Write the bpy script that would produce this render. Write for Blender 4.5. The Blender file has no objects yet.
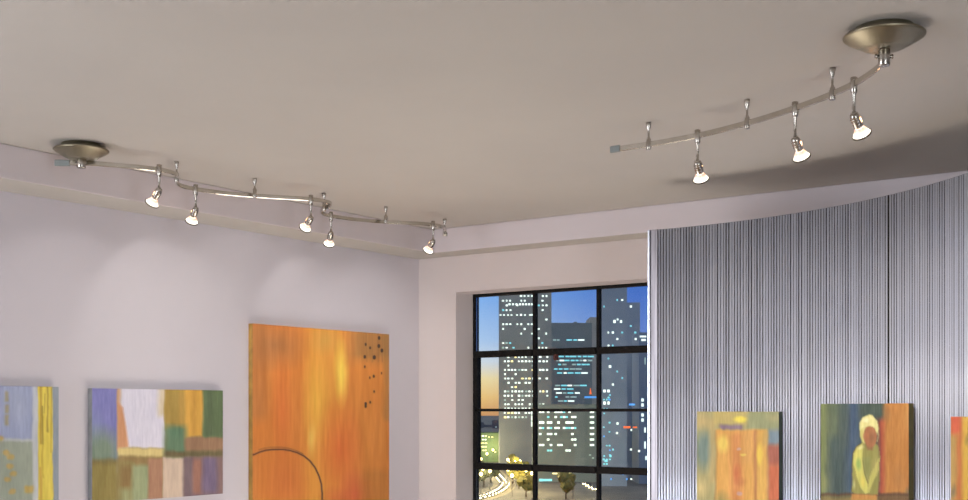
import bpy, bmesh, math, random
import numpy as np
from mathutils import Vector, Matrix

SC = bpy.context.scene
COL = SC.collection
R = math.radians

# ---------------------------------------------------------------- camera
EYE = 1.70                      # eye height above the floor
F, HY, YAW = 1189.5, 409.5, 0.6192
cam_d = bpy.data.cameras.new('camera')
cam = bpy.data.objects.new('camera', cam_d); COL.objects.link(cam)
cam.location = (0, 0, EYE)
cam.rotation_euler = (R(90), 0, YAW)
cam_d.sensor_width = 36; cam_d.lens = F / 968 * 36
cam_d.shift_y = (HY - 250) / 968
cam_d.clip_start = 0.05; cam_d.clip_end = 20000
SC.camera = cam

# ---------------------------------------------------------------- world (dusk sky)
W = bpy.data.worlds.new('dusk_sky'); SC.world = W; W.use_nodes = True
nt = W.node_tree; nt.nodes.clear()
def lin(c):
    c = [x / 255 for x in c]
    return tuple(x / 12.92 if x <= .04045 else ((x + .055) / 1.055) ** 2.4 for x in c)
def rgba(c): return lin(c) + (1.0,)
EXPOSURE = 0.0
out = nt.nodes.new('ShaderNodeOutputWorld'); bg = nt.nodes.new('ShaderNodeBackground')
geo = nt.nodes.new('ShaderNodeTexCoord'); sep = nt.nodes.new('ShaderNodeSeparateXYZ')
nt.links.new(geo.outputs['Generated'], sep.inputs[0])
def ramp(nt, stops, interp='LINEAR'):
    r = nt.nodes.new('ShaderNodeValToRGB'); r.color_ramp.interpolation = interp
    el = r.color_ramp.elements
    while len(el) > 1: el.remove(el[-1])
    el[0].position = stops[0][0]; el[0].color = stops[0][1]
    for p, c in stops[1:]:
        e = el.new(p); e.color = c
    return r
mr = nt.nodes.new('ShaderNodeMapRange'); mr.inputs['From Min'].default_value = -.05; mr.inputs['From Max'].default_value = .30
nt.links.new(sep.outputs['Z'], mr.inputs['Value'])
def zp(z): return (z + .05) / .35
warm = ramp(nt, [(zp(-.03), rgba((90, 85, 90))), (zp(-.014), rgba((150, 112, 88))), (zp(-.004), rgba((205, 150, 98))), (zp(.010), rgba((232, 190, 120))),
                 (zp(.026), rgba((236, 215, 160))), (zp(.040), rgba((205, 214, 222))), (zp(.058), rgba((168, 196, 230))),
                 (zp(.095), rgba((124, 170, 228))), (zp(.14), rgba((96, 140, 205))), (zp(.24), rgba((168, 180, 196)))])
cool = ramp(nt, [(zp(-.03), rgba((60, 70, 90))), (zp(0), rgba((120, 130, 150))), (zp(.03), rgba((130, 145, 190))), (zp(.06), rgba((98, 128, 196))),
                 (zp(.1), rgba((66, 108, 190))), (zp(.14), rgba((70, 112, 190))), (zp(.24), rgba((168, 180, 196)))])
nt.links.new(mr.outputs[0], warm.inputs[0]); nt.links.new(mr.outputs[0], cool.inputs[0])
# azimuth: the sun has set to the left
dot = nt.nodes.new('ShaderNodeVectorMath'); dot.operation = 'DOT_PRODUCT'
dot.inputs[1].default_value = (math.cos(YAW), math.sin(YAW), 0)
nt.links.new(geo.outputs['Generated'], dot.inputs[0])
ma = nt.nodes.new('ShaderNodeMapRange'); ma.inputs['From Min'].default_value = .0; ma.inputs['From Max'].default_value = .125
nt.links.new(dot.outputs['Value'], ma.inputs['Value'])
mix = nt.nodes.new('ShaderNodeMixRGB'); nt.links.new(ma.outputs[0], mix.inputs[0])
nt.links.new(warm.outputs[0], mix.inputs[1]); nt.links.new(cool.outputs[0], mix.inputs[2])
nt.links.new(mix.outputs[0], bg.inputs['Color']); bg.inputs['Strength'].default_value = 1.15
nt.links.new(bg.outputs[0], out.inputs[0])

# ---------------------------------------------------------------- large lights and exposure
def area(name, loc, rot, size, sy, power, color, spread=180):
    l = bpy.data.lights.new(name, 'AREA'); l.shape = 'RECTANGLE'; l.size = size; l.size_y = sy
    l.energy = power; l.color = color; l.spread = R(spread)
    o = bpy.data.objects.new(name, l); COL.objects.link(o); o.location = loc; o.rotation_euler = rot
    return o
area('floor_bounce_fill', (-2.75, 3.6, .25), (R(180), 0, 0), 1.1, 1.1, 30, (1.0, .91, .80))  # unseen light added near the floor, standing in for upward bounce
area('left_fill', (-3.75, .0, 1.58), (R(90), 0, R(-42)), 1.9, 2.0, 128, (.91, .94, 1.0))  # unseen area light added to brighten the metal ribs and back wall
area('right_fill', (1.9, .2, 1.45), (R(90), 0, R(50)), 1.0, 2.0, 74, (.90, .95, 1.0))  # unseen area light added to lift the left wall and beam face
SC.view_settings.view_transform = 'Standard'
SC.view_settings.look = 'None'
SC.view_settings.gamma = 1
SC.view_settings.use_curve_mapping = False
SC.view_settings.exposure = EXPOSURE
SC.cycles.use_denoising = True
SC.cycles.denoising_input_passes = 'RGB_ALBEDO_NORMAL'
SC.cycles.denoising_prefilter = 'FAST'
SC.cycles.max_bounces = 8
SC.cycles.sample_clamp_indirect = 4
SC.cycles.sample_clamp_direct = 8

# ---------------------------------------------------------------- helpers
cs, sn = math.cos(YAW), math.sin(YAW)
def ray(px, py):
    u = (px - 484) / F; w = (HY - py) / F
    return Vector((-sn + cs * u, cs + sn * u, w))
def on_z(px, py, z):            # point seen at a pixel, on a horizontal plane
    r = ray(px, py); p = r * ((z - EYE) / r.z); p.z += EYE; return p
def at_depth(px, py, d):
    p = ray(px, py) * d; p.z += EYE; return p
def pix(P):                     # N x 3 world points -> photo coordinates
    P = np.asarray(P, float); d = -sn * P[:, 0] + cs * P[:, 1]; r = cs * P[:, 0] + sn * P[:, 1]
    return 484 + F * r / d, HY - F * (P[:, 2] - EYE) / d

def tag(o, label=None, cat=None, group=None, kind=None):
    if label: o['label'] = label
    if cat: o['category'] = cat
    if group: o['group'] = group
    if kind: o['kind'] = kind
    return o
def empty(name, loc=(0, 0, 0), rz=0):
    o = bpy.data.objects.new(name, None); COL.objects.link(o); o.location = loc; o.rotation_euler = (0, 0, rz)
    o.empty_display_size = .05
    return o
def link(name, me, parent=None, mat=None):
    o = bpy.data.objects.new(name, me); COL.objects.link(o)
    if parent is not None: o.parent = parent
    if mat: me.materials.append(mat)
    return o
def copy_tree(o, parent=None):
    c = o.copy(); COL.objects.link(c); c.parent = parent
    for ch in list(o.children): copy_tree(ch, c)
    return c
class MB:
    def __init__(s): s.bm = bmesh.new()
    def box(s, x0, x1, y0, y1, z0, z1, bevel=0):
        g = bmesh.ops.create_cube(s.bm, size=1)['verts']
        bmesh.ops.scale(s.bm, verts=g, vec=(x1 - x0, y1 - y0, z1 - z0))
        bmesh.ops.translate(s.bm, verts=g, vec=((x0 + x1) / 2, (y0 + y1) / 2, (z0 + z1) / 2))
        if bevel:
            es = list({e for v in g for e in v.link_edges})
            bmesh.ops.bevel(s.bm, geom=es, offset=bevel, segments=2, affect='EDGES', profile=.5)
        return s
    def lathe(s, prof, origin=(0, 0, 0), axis=(0, 0, 1), seg=24, cap=True):
        """prof: list of (radius, distance along axis)"""
        ax = Vector(axis).normalized(); q = Vector((0, 0, 1)).rotation_difference(ax); o = Vector(origin)
        rings = []
        for r, h in prof:
            rings.append([s.bm.verts.new(o + q @ Vector((r * math.cos(2 * math.pi * k / seg), r * math.sin(2 * math.pi * k / seg), h))) for k in range(seg)])
        for a, b in zip(rings, rings[1:]):
            for k in range(seg):
                f = s.bm.faces.new((a[k], a[(k + 1) % seg], b[(k + 1) % seg], b[k])); f.smooth = True
        if cap:
            s.bm.faces.new(rings[0][::-1]); s.bm.faces.new(rings[-1])
        return s
    def sweep(s, pts, w, h):
        """flat upright strip w thick (horizontal) and h tall along pts"""
        n = len(pts); rings = []
        for i, p in enumerate(pts):
            t = (pts[min(i + 1, n - 1)] - pts[max(i - 1, 0)]); t.z = 0; t.normalize()
            sd = Vector((-t.y, t.x, 0)); up = Vector((0, 0, 1)); b = min(w, h) * .3
            pr = [(-w/2+b, -h/2), (w/2-b, -h/2), (w/2, -h/2+b), (w/2, h/2-b), (w/2-b, h/2), (-w/2+b, h/2), (-w/2, h/2-b), (-w/2, -h/2+b)]
            rings.append([s.bm.verts.new(p + sd * a + up * c) for a, c in pr])
        for a, b in zip(rings, rings[1:]):
            for k in range(8): s.bm.faces.new((a[k], a[(k + 1) % 8], b[(k + 1) % 8], b[k]))
        s.bm.faces.new(rings[0][::-1]); s.bm.faces.new(rings[-1])
        return s
    def build(s, name, mat=None, parent=None):
        bmesh.ops.recalc_face_normals(s.bm, faces=s.bm.faces)
        me = bpy.data.meshes.new(name); s.bm.to_mesh(me); s.bm.free()
        return link(name, me, parent, mat)

def newmat(name):
    m = bpy.data.materials.new(name); m.use_nodes = True
    b = m.node_tree.nodes['Principled BSDF']
    return m, m.node_tree, b
def noise_mat(name, c1, c2, scale=4, rough=.6, metallic=0, bump=0, bscale=60, stretch=(1, 1, 1), detail=4, rvar=0):
    m, t, b = newmat(name)
    tc = t.nodes.new('ShaderNodeTexCoord'); mp = t.nodes.new('ShaderNodeMapping'); mp.inputs['Scale'].default_value = stretch
    t.links.new(tc.outputs['Object'], mp.inputs[0])
    n = t.nodes.new('ShaderNodeTexNoise'); n.inputs['Scale'].default_value = scale; n.inputs['Detail'].default_value = detail
    t.links.new(mp.outputs[0], n.inputs['Vector'])
    r = ramp(t, [(.35, rgba(c1)), (.65, rgba(c2))]); t.links.new(n.outputs[0], r.inputs[0])
    t.links.new(r.outputs[0], b.inputs['Base Color'])
    b.inputs['Roughness'].default_value = rough; b.inputs['Metallic'].default_value = metallic
    if rvar:
        rr = t.nodes.new('ShaderNodeMapRange'); rr.inputs['To Min'].default_value = rough - rvar; rr.inputs['To Max'].default_value = rough + rvar
        t.links.new(n.outputs[0], rr.inputs[0]); t.links.new(rr.outputs[0], b.inputs['Roughness'])
    if bump:
        n2 = t.nodes.new('ShaderNodeTexNoise'); n2.inputs['Scale'].default_value = bscale; n2.inputs['Detail'].default_value = 3
        t.links.new(mp.outputs[0], n2.inputs['Vector'])
        bp = t.nodes.new('ShaderNodeBump'); bp.inputs['Strength'].default_value = bump; bp.inputs['Distance'].default_value = .01
        t.links.new(n2.outputs[0], bp.inputs['Height']); t.links.new(bp.outputs[0], b.inputs['Normal'])
    return m
def emit_mat(name, color, strength):
    m, t, b = newmat(name)
    b.inputs['Base Color'].default_value = rgba(color); b.inputs['Emission Color'].default_value = rgba(color)
    b.inputs['Emission Strength'].default_value = strength
    return m

M_wall = noise_mat('wall_paint', (196, 191, 199), (201, 196, 203), 1.2, .75, bump=.05, bscale=35)
M_backwall = noise_mat('back_wall_paint', (202, 192, 190), (206, 196, 195), 1.2, .75, bump=.05, bscale=35)
M_beam = noise_mat('beam_paint', (200, 192, 196), (204, 196, 200), 1.2, .75, bump=.05, bscale=35)
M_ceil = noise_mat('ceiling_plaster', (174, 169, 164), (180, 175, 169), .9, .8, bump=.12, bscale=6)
M_slate = noise_mat('slate_paint', (150, 150, 154), (158, 158, 162), 1.2, .75)
M_floor = noise_mat('oak_floor', (160, 136, 108), (176, 150, 120), 3, .45, stretch=(1, 8, 1))
M_base = noise_mat('white_trim', (215, 212, 208), (220, 217, 212), 3, .5)
M_nickel = noise_mat('satin_nickel', (172, 167, 160), (186, 181, 174), 30, .27, 1, rvar=.06)
M_rail = noise_mat('rail_nickel', (196, 192, 184), (206, 202, 194), 20, .17, 1, rvar=.04)
M_canopy = noise_mat('champagne_nickel', (140, 133, 114), (148, 141, 122), 8, .42, 1, rvar=.05)
M_cap = noise_mat('grey_plastic', (120, 126, 126), (128, 134, 133), 20, .6)
M_black = noise_mat('black_window_steel', (10, 9, 8), (22, 20, 19), 60, .6, bump=.5, bscale=120)
M_black.node_tree.nodes['Principled BSDF'].inputs['Specular IOR Level'].default_value = .2
M_latch = noise_mat('red_brown_latch', (70, 30, 24), (88, 40, 30), 40, .5)

# ---------------------------------------------------------------- room
XL, YB, CEIL = -3.967, 4.967, EYE + .92
XR, YF = 3.2, -2.6
BEAM_Z = EYE + .80; WL, WB = .225, .161
RX0, RY1 = XL, YB
# window opening in the back wall
WX0 = -3.72; WPX, WPZ = .377, .2965
WX1 = WX0 + 4 * WPX + .012
WZ1 = EYE + .612
WROWS = [EYE + .6075, EYE + .292, EYE - .003, EYE - .300, EYE - .597, EYE - .894]
WZ0 = WROWS[-1] - .02; REC = .15
def struct(o): o['kind'] = 'structure'; return o
struct(MB().box(XL - .15, XR + .15, YF - .15, YB + .2, -.12, 0).build('floor', M_floor))
struct(MB().box(XL - .15, XR + .15, YF - .15, YB + .2, CEIL, CEIL + .15).build('ceiling', M_ceil))
struct(MB().box(XL - .15, XL, YF - .15, YB + .2, 0, CEIL).build('wall_left', M_wall))
struct(MB().box(XR, XR + .15, YF - .15, YB + .2, 0, CEIL).build('wall_right', M_slate))
struct(MB().box(XL, XR, YF - .15, YF, 0, CEIL).build('wall_front', M_slate))
w = MB(); T = .20
w.box(XL, WX0, YB, YB + T, 0, CEIL); w.box(WX1, XR, YB, YB + T, 0, CEIL)
w.box(WX0, WX1, YB, YB + T, WZ1, CEIL); w.box(WX0, WX1, YB, YB + T, 0, WZ0)
struct(w.build('wall_back', M_backwall))
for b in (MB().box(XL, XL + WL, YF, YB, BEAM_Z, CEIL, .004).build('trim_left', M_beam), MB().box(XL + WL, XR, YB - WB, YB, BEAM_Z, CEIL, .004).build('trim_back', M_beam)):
    struct(b); b.data.materials.append(M_ceil)          # undersides take the darker ceiling colour, putting their shade into the material
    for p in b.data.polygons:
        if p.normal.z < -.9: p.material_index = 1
struct(MB().box(XL, XL + .018, YF, YB, 0, .12, .003).build('baseboard_left', M_base))
struct(MB().box(XL + .018, XR, YB - .018, YB, 0, .12, .003).build('baseboard_back', M_base))

# window
win = struct(empty('window_1', (WX0, YB + REC, WZ0)))
M_glass, gt, gb = newmat('window_glass')
gt.nodes.remove(gb)
tr = gt.nodes.new('ShaderNodeBsdfTransparent'); tr.inputs[0].default_value = (.94, .96, .97, 1)
gl = gt.nodes.new('ShaderNodeBsdfGlossy'); gl.inputs['Roughness'].default_value = .02
mx = gt.nodes.new('ShaderNodeMixShader'); fr = gt.nodes.new('ShaderNodeFresnel'); fr.inputs[0].default_value = 1.35
gt.links.new(fr.outputs[0], mx.inputs[0]); gt.links.new(tr.outputs[0], mx.inputs[1]); gt.links.new(gl.outputs[0], mx.inputs[2])
gt.links.new(mx.outputs[0], gt.nodes['Material Output'].inputs[0])
W_, H_ = WX1 - WX0, WZ1 - WZ0
f = MB(); fw = .012
f.box(0, fw, 0, .04, 0, H_, .001); f.box(W_ - fw, W_, 0, .04, 0, H_, .001)
f.box(fw, W_ - fw, 0, .04, H_ - .014, H_, .001); f.box(fw, W_ - fw, 0, .04, 0, .02, .001)
f.build('window_frame', M_black, win)
rel = [z - WZ0 for z in WROWS]
xs = [.006 + WPX * k for k in range(5)]
def thick(i): return i in (1, 3)
for k in (1, 2, 3):
    MB().box(xs[k] - .007, xs[k] + .007, .004, .034, .02, H_ - .014, .001).build('mullion', M_black, win)
for i in (1, 2, 3, 4):
    hh = .017 if thick(i) else .0075
    for k in range(4):
        x0 = xs[k] + (.006 if k == 0 else .007); x1 = xs[k + 1] - (.006 if k == 3 else .007)
        MB().box(x0, x1, -.006 if thick(i) else .006, .034 if thick(i) else .030, rel[i] - hh, rel[i] + hh, .002).build('glazing_bar', M_black, win)
# the opening light (rows two and three) has a frame of its own
MB().box(.012, .030, -.006, .034, rel[3] + .017, rel[2] - .0075, .001).build('sash_stile', M_black, win)
MB().box(.012, .030, -.006, .034, rel[2] + .0075, rel[1] - .017, .001).build('sash_stile', M_black, win)
lt = MB(); lt.box(-.011, .011, -.022, -.006, -.030, 0, .003); lt.box(-.006, .006, -.034, -.020, -.024, -.006, .002)
lo = lt.build('window_latch', M_latch, win); lo.location = (xs[1] + .148, 0, rel[1] - .014); lo['label'] = 'small red-brown latch under the thick bar'
for k in range(4):
    for i in range(5):
        x0 = xs[k] + .007; x1 = xs[k + 1] - .007
        if k == 0 and i in (1, 2): x0 = .030
        z1 = rel[i] - (.017 if thick(i) else .0075); z0 = rel[i + 1] + (.017 if thick(i + 1) else .0075)
        MB().box(x0, x1, .016, .020, z0, z1).build('pane', M_glass, win)

# ---------------------------------------------------------------- track lights
def smooth(pts, n=8):
    P = [Vector(p) for p in pts]; P = [2 * P[0] - P[1]] + P + [2 * P[-1] - P[-2]]; o = []
    for i in range(1, len(P) - 2):
        a, b, c, d = P[i - 1:i + 3]
        for k in range(n):
            t = k / n
            o.append(.5 * ((2 * b) + (c - a) * t + (2 * a - 5 * b + 4 * c - d) * t * t + (3 * b - a - 3 * c + d) * t ** 3))
    o.append(P[-2]); return o

M_refl, rt, rb = newmat('lit_halogen_reflector')     # the glass cone of a burning lamp, orange where it leaks through the dichroic neck
tc = rt.nodes.new('ShaderNodeTexCoord'); sp = rt.nodes.new('ShaderNodeSeparateXYZ'); rt.links.new(tc.outputs['Object'], sp.inputs[0])
rr = ramp(rt, [(0, rgba((255, 120, 60))), (.30, rgba((255, 176, 120))), (.6, rgba((255, 246, 232)))])
m2 = rt.nodes.new('ShaderNodeMapRange'); m2.inputs['From Min'].default_value = 0; m2.inputs['From Max'].default_value = .024
rt.links.new(sp.outputs['Z'], m2.inputs[0]); rt.links.new(m2.outputs[0], rr.inputs[0])
rs = ramp(rt, [(0, (.4, .4, .4, 1)), (.35, (.9, .9, .9, 1)), (.7, (1.6, 1.6, 1.6, 1))]); rt.links.new(m2.outputs[0], rs.inputs[0])
rt.links.new(rr.outputs[0], rb.inputs['Emission Color']); rt.links.new(rs.outputs[0], rb.inputs['Emission Strength'])
rb.inputs['Base Color'].default_value = (.8, .8, .8, 1); rb.inputs['Roughness'].default_value = .2
M_lens = emit_mat('lit_halogen_lens', (255, 244, 224), 3)
M_rim = noise_mat('dark_lamp_rim', (92, 84, 74), (112, 102, 90), 40, .35, .9)

def lamp_head(root, x, y, railz, pivz, d, cone, power, color, glow, leak=.05):
    """clip on the rail, thin stem, tilted holder, bulb"""
    ox, oy, oz = root.location
    L = Vector((x - ox, y - oy, railz - oz)); drop = railz - pivz
    st = MB()
    st.lathe([(.0082, .0175), (.0090, .0165), (.0090, -.020), (.0078, -.0225), (.0044, -.029), (.0040, -drop + .012), (.0055, -drop + .004), (.0055, -drop - .002)], seg=16)
    head = st.build('lamp_stem', M_nickel, root); head.location = L
    q = Vector((0, 0, 1)).rotation_difference(Vector(d).normalized())
    def sub(mb, name, mat):
        o = mb.build(name, mat, head); o.location = (0, 0, -drop); o.rotation_mode = 'QUATERNION'; o.rotation_quaternion = q; return o
    h = MB()
    h.lathe([(.004, -.006), (.0100, -.004), (.0125, .004), (.0132, .018), (.0128, .034), (.0110, .038)], seg=20)
    for k in range(3): h.lathe([(.0128, .008 + .008 * k), (.0142, .0095 + .008 * k), (.0128, .011 + .008 * k)], seg=20, cap=False)
    sub(h, 'lamp_holder', M_nickel)
    b = MB(); b.lathe([(.0115, 0), (.0145, .006), (.0190, .014), (.0235, .022)], cap=False)
    o = sub(b, 'lamp_reflector', M_refl)
    o.location = Vector((0, 0, -drop)) + (q @ Vector((0, 0, .038)))
    r = MB(); r.lathe([(.0240, .0590), (.0262, .0596), (.0262, .0630), (.0240, .0636), (.0240, .0590)], cap=False)
    sub(r, 'lamp_rim', M_rim)
    l = MB(); l.lathe([(.0238, .0605), (.0236, .0618), (.012, .0640), (.001, .0645)])
    sub(l, 'lens', M_lens)
    for nm, cn, pw in (('spot_beam', cone, power),):
        ld = bpy.data.lights.new(nm, 'SPOT'); ld.energy = pw; ld.spot_size = R(cn); ld.spot_blend = 1.0; ld.shadow_soft_size = .024; ld.color = color
        lo = bpy.data.objects.new(nm, ld); COL.objects.link(lo); lo.parent = head
        lo.rotation_mode = 'QUATERNION'; lo.rotation_quaternion = Vector((0, 0, -1)).rotation_difference((Vector(d).normalized() + Vector((0, 0, -.12))).normalized())
        lo.location = Vector((0, 0, -drop)) + (q @ Vector((0, 0, .070)))
    pd = bpy.data.lights.new('neck_leak', 'POINT'); pd.energy = leak; pd.color = (1, .55, .3); pd.shadow_soft_size = .012
    po = bpy.data.objects.new('neck_leak', pd); COL.objects.link(po); po.parent = head; po.location = Vector((0, 0, -drop)) + (q @ Vector((.0, .0, .050))) + Vector((cs * .0, 0, .028)) + Vector((sn, -cs, 0)) * .02
    return head
def standoff(root, x, y, railz):
    ox, oy, oz = root.location; drop = CEIL - railz
    s = MB(); s.lathe([(.0082, 0), (.0085, -.006), (.0070, -.016), (.0034, -.028), (.0034, -drop + .024), (.0062, -drop + .018), (.0082, -drop + .015), (.0082, -drop - .0145), (.0074, -drop - .0165)], seg=16)
    o = s.build('standoff', M_nickel, root); o.location = (x - ox, y - oy, CEIL - oz)
    return o
def canopy(root, x, y, scale, railz, knobs=True, cr=.0140):
    ox, oy, oz = root.location; k = scale
    c = MB()
    c.lathe([(.070 * k, 0), (.072 * k, -.008), (.080 * k, -.011), (.095 * k, -.0165), (.0985 * k, -.019), (.0995 * k, -.0215), (.0985 * k, -.024), (.094 * k, -.027), (.074 * k, -.038), (.052 * k, -.0495), (.046 * k, -.0515), (.001, -.052)], seg=64)
    o = c.build('canopy', M_canopy, root); o.location = (x - ox, y - oy, CEIL - oz)
    n = MB(); n.lathe([(.0055, -.044), (.0055, -.0515), (cr - .001, -.0522), (cr, -.054), (cr, -(CEIL - railz) - .020), (cr - .0015, -(CEIL - railz) - .023)], seg=20)
    for sx in ((-1, 1) if knobs else ()): n.lathe([(.0045, .0125), (.0045, .017), (.006, .0175), (.006, .021), (.004, .022)], origin=(0, 0, -(CEIL - railz)), axis=(sx * cs, sx * sn, 0), seg=12)
    p = n.build('power_connector', M_nickel, root); p.location = (x - ox, y - oy, CEIL - oz)

# left track: a wavy rail in front of the left wall
RZL = EYE + .86
tl = empty('track_light', (-3.5, 3.55, CEIL))
tag(tl, 'wavy silver track light with five lit spotlights along the left wall', 'track light', 'track lights on the ceiling')
canopy(tl, -3.533, 2.550, .94, RZL, False, .0160)
ptsL = [(-3.60, 2.530), (-3.566, 2.556), (-3.521, 2.601), (-3.484, 2.662), (-3.449, 2.726), (-3.426, 2.785), (-3.422, 2.836), (-3.440, 2.888), (-3.485, 2.932),
        (-3.545, 2.975), (-3.595, 3.035), (-3.610, 3.115), (-3.594, 3.215), (-3.560, 3.300), (-3.520, 3.368), (-3.479, 3.432), (-3.433, 3.495), (-3.400, 3.550), (-3.386, 3.612),
        (-3.400, 3.672), (-3.462, 3.720), (-3.545, 3.768), (-3.600, 3.830), (-3.618, 3.910), (-3.604, 4.020), (-3.572, 4.110), (-3.530, 4.180), (-3.475, 4.250), (-3.425, 4.325), (-3.402, 4.410),
        (-3.428, 4.490), (-3.484, 4.556)]
o = MB().sweep([Vector((x + 3.5, y - 3.55, RZL - CEIL)) for x, y, _ in smooth([(a, b, 0) for a, b in ptsL])], .005, .0165).build('rail', M_rail, tl)
c0 = Vector((-3.622, 2.513, RZL)); d0 = (Vector((-3.60, 2.530, RZL)) - c0).normalized()
o = MB().sweep([Vector((-.125, -1.041, RZL - CEIL)), Vector((-.086, -1.010, RZL - CEIL))], .011, .022).build('end_cap', M_cap, tl); o['label'] = 'grey plastic rail end cap'
for y in (2.932, 3.325, 3.725, 4.130, 4.570): standoff(tl, -3.49, y, RZL)
MB().lathe([(.0075, -.012), (.009, -.010), (.009, .010), (.0075, .012)], origin=(.012, 1.02, RZL - CEIL - .014), axis=(cs, sn, 0), seg=14).build('set_screw', M_nickel, tl)
LC = (1.0, .95, .90)
for x, y, pz, d in ((-3.421, 2.795, .787, (-.677, .022, -.735)), (-3.609, 3.126, .784, (-.640, .232, -.732)), (-3.399, 3.55, .784, (-.775, .25, -.58)),
                    (-3.617, 3.905, .7836, (-.565, .40, -.68)), (-3.405, 4.37, .7845, (-.718, .291, -.632))):
    lamp_head(tl, x, y, RZL, EYE + pz, d, 104, 9, LC, .6)

# right track: a single curve ending in the round canopy
RZR = EYE + .85
trk = empty('track_light', (-1.4, 3.3, CEIL))
tag(trk, 'curved silver track light with three lit spotlights facing the ribbed metal partition', 'track light', 'track lights on the ceiling')
canopy(trk, -.878, 2.892, .965, RZR)
ptsR = [(-1.895, 3.4115), (-1.849, 3.412), (-1.783, 3.411), (-1.706, 3.404), (-1.602, 3.389), (-1.518, 3.366), (-1.413, 3.328), (-1.313, 3.283), (-1.232, 3.240), (-1.164, 3.200), (-1.095, 3.152), (-1.018, 3.090), (-.957, 3.025), (-.912, 2.965), (-.878, 2.892)]
MB().sweep([Vector((x + 1.4, y - 3.3, RZR - CEIL)) for x, y, _ in smooth([(a, b, 0) for a, b in ptsR])], .005, .0175).build('rail', M_rail, trk)
o = MB().sweep([Vector((-1.921 + 1.4, .110, RZR - CEIL)), Vector((-1.888 + 1.4, .1115, RZR - CEIL))], .011, .022).build('end_cap', M_cap, trk); o['label'] = 'grey plastic rail end cap'
for x, y in ((-1.783, 3.411), (-1.413, 3.328), (-1.095, 3.152)): standoff(trk, x, y, RZR)
for x, y, pz, d in ((-1.602, 3.389, .7664, (-.10, .60, -.70)), (-1.232, 3.240, .7631, (.06, .62, -.70)), (-1.016, 3.090, .7689, (.119, .688, -.716))):
    lamp_head(trk, x, y, RZR, EYE + pz, d, 120, 9, (1.0, .95, .92), 1.8, .09)

# ---------------------------------------------------------------- ribbed metal partition
PC = Vector((-2.0797, 2.601, 0)); PR = 1.6783; PTOP = EYE + .72
M_alu, at, ab = newmat('ribbed_aluminium')
ab.inputs['Metallic'].default_value = .6; ab.inputs['Roughness'].default_value = .3
tc = at.nodes.new('ShaderNodeTexCoord'); n = at.nodes.new('ShaderNodeTexNoise'); n.inputs['Scale'].default_value = 3.2; n.inputs['Detail'].default_value = 2
at.links.new(tc.outputs['Object'], n.inputs['Vector'])
r = ramp(at, [(0, rgba((212, 218, 238))), (1, rgba((240, 244, 255)))]); at.links.new(n.outputs[0], r.inputs[0]); at.links.new(r.outputs[0], ab.inputs['Base Color'])
ab.inputs['Metallic'].default_value = .64; ab.inputs['Roughness'].default_value = .26
part = empty('curved_partition', (PC.x, PC.y, 0))
tag(part, 'tall curved partition of vertically ribbed silver metal standing in front of the window', 'partition')
M_groove = noise_mat('dark_groove', (24, 24, 31), (36, 36, 45), 40, .5, .2)
def ribbed(a0, a1, name):
    """half-round metal ribs side by side with narrow dark grooves between them"""
    pitch = .0123; n = int(round(PR * R(a0 - a1) / pitch)); rnd = random.Random(int(a0))
    bm = bmesh.new(); prev = None
    prof = [(0, -1.2), (.01, 0), (.10, .42), (.24, .82), (.40, 1), (.56, .82), (.70, .42), (.79, 0), (.80, -1.2)]
    for i in range(n):
        amp = rnd.uniform(.8, 1.2) * .0030; wv = rnd.uniform(.88, 1.12); tl_ = rnd.uniform(-.55, .55)
        for k, (u, h) in enumerate(prof):
            a = R(a0) + (R(a1) - R(a0)) * (i + u * wv) / n; rr_ = PR + .002 - (h + (tl_ * (u - .38) if h >= 0 else 0)) * amp
            row = [bm.verts.new((rr_ * math.cos(a), rr_ * math.sin(a), z)) for z in (0, PTOP)]
            if prev:
                fc = bm.faces.new((prev[0], row[0], row[1], prev[1])); fc.smooth = 1 < k < len(prof) - 1
                if k in (0, 1, len(prof) - 1): fc.material_index = 1  # groove faces coloured dark, so shade between ribs sits in the material
            prev = row
    me = bpy.data.meshes.new(name); bm.to_mesh(me); bm.free()
    o = link(name, me, part, M_alu); me.materials.append(M_groove)
    md = o.modifiers.new('thickness', 'SOLIDIFY'); md.thickness = .0012; md.offset = -1
    return o
ribbed(93.9, 58.95, 'ribbed_sheet'); ribbed(58.78, 12, 'ribbed_sheet')
def arc_band(a0, a1, r0, r1, z0, z1, name, mat, seg=24):
    bm = bmesh.new(); rings = []
    for i in range(seg + 1):
        a = R(a0) + (R(a1) - R(a0)) * i / seg
        rings.append([bm.verts.new((q * math.cos(a), q * math.sin(a), z)) for q, z in ((r0, z0), (r1, z0), (r1, z1), (r0, z1))])
    for p, q in zip(rings, rings[1:]):
        for k in range(4): bm.faces.new((p[k], p[(k + 1) % 4], q[(k + 1) % 4], q[k]))
    bm.faces.new(rings[0][::-1]); bm.faces.new(rings[-1])
    bmesh.ops.recalc_face_normals(bm, faces=bm.faces)
    me = bpy.data.meshes.new(name); bm.to_mesh(me); bm.free()
    return link(name, me, part, mat)
M_edge = noise_mat('brushed_edge_metal', (104, 100, 104), (140, 136, 140), 3, .35, 1, stretch=(60, 60, 1))
arc_band(58.93, 58.80, PR - .001, PR + .01, 0, PTOP, 'sheet_joint', M_black, 2)
arc_band(95.2, 93.9, PR - .003, PR + .03, 0, PTOP, 'edge_strip', M_edge, 4)
arc_band(95.3, 95.08, PR - .006, PR + .03, 0, PTOP, 'edge_bead', M_alu, 2)
arc_band(94.95, 94.85, PR - .0045, PR - .003, 0, PTOP, 'edge_groove', M_groove, 2)
arc_band(94.15, 93.9, PR - .005, PR - .003, 0, PTOP, 'edge_bead', M_edge, 2)
arc_band(93.9, 12, PR + .006, PR + .03, 0, PTOP - .012, 'backing_board', M_edge, 60)

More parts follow.
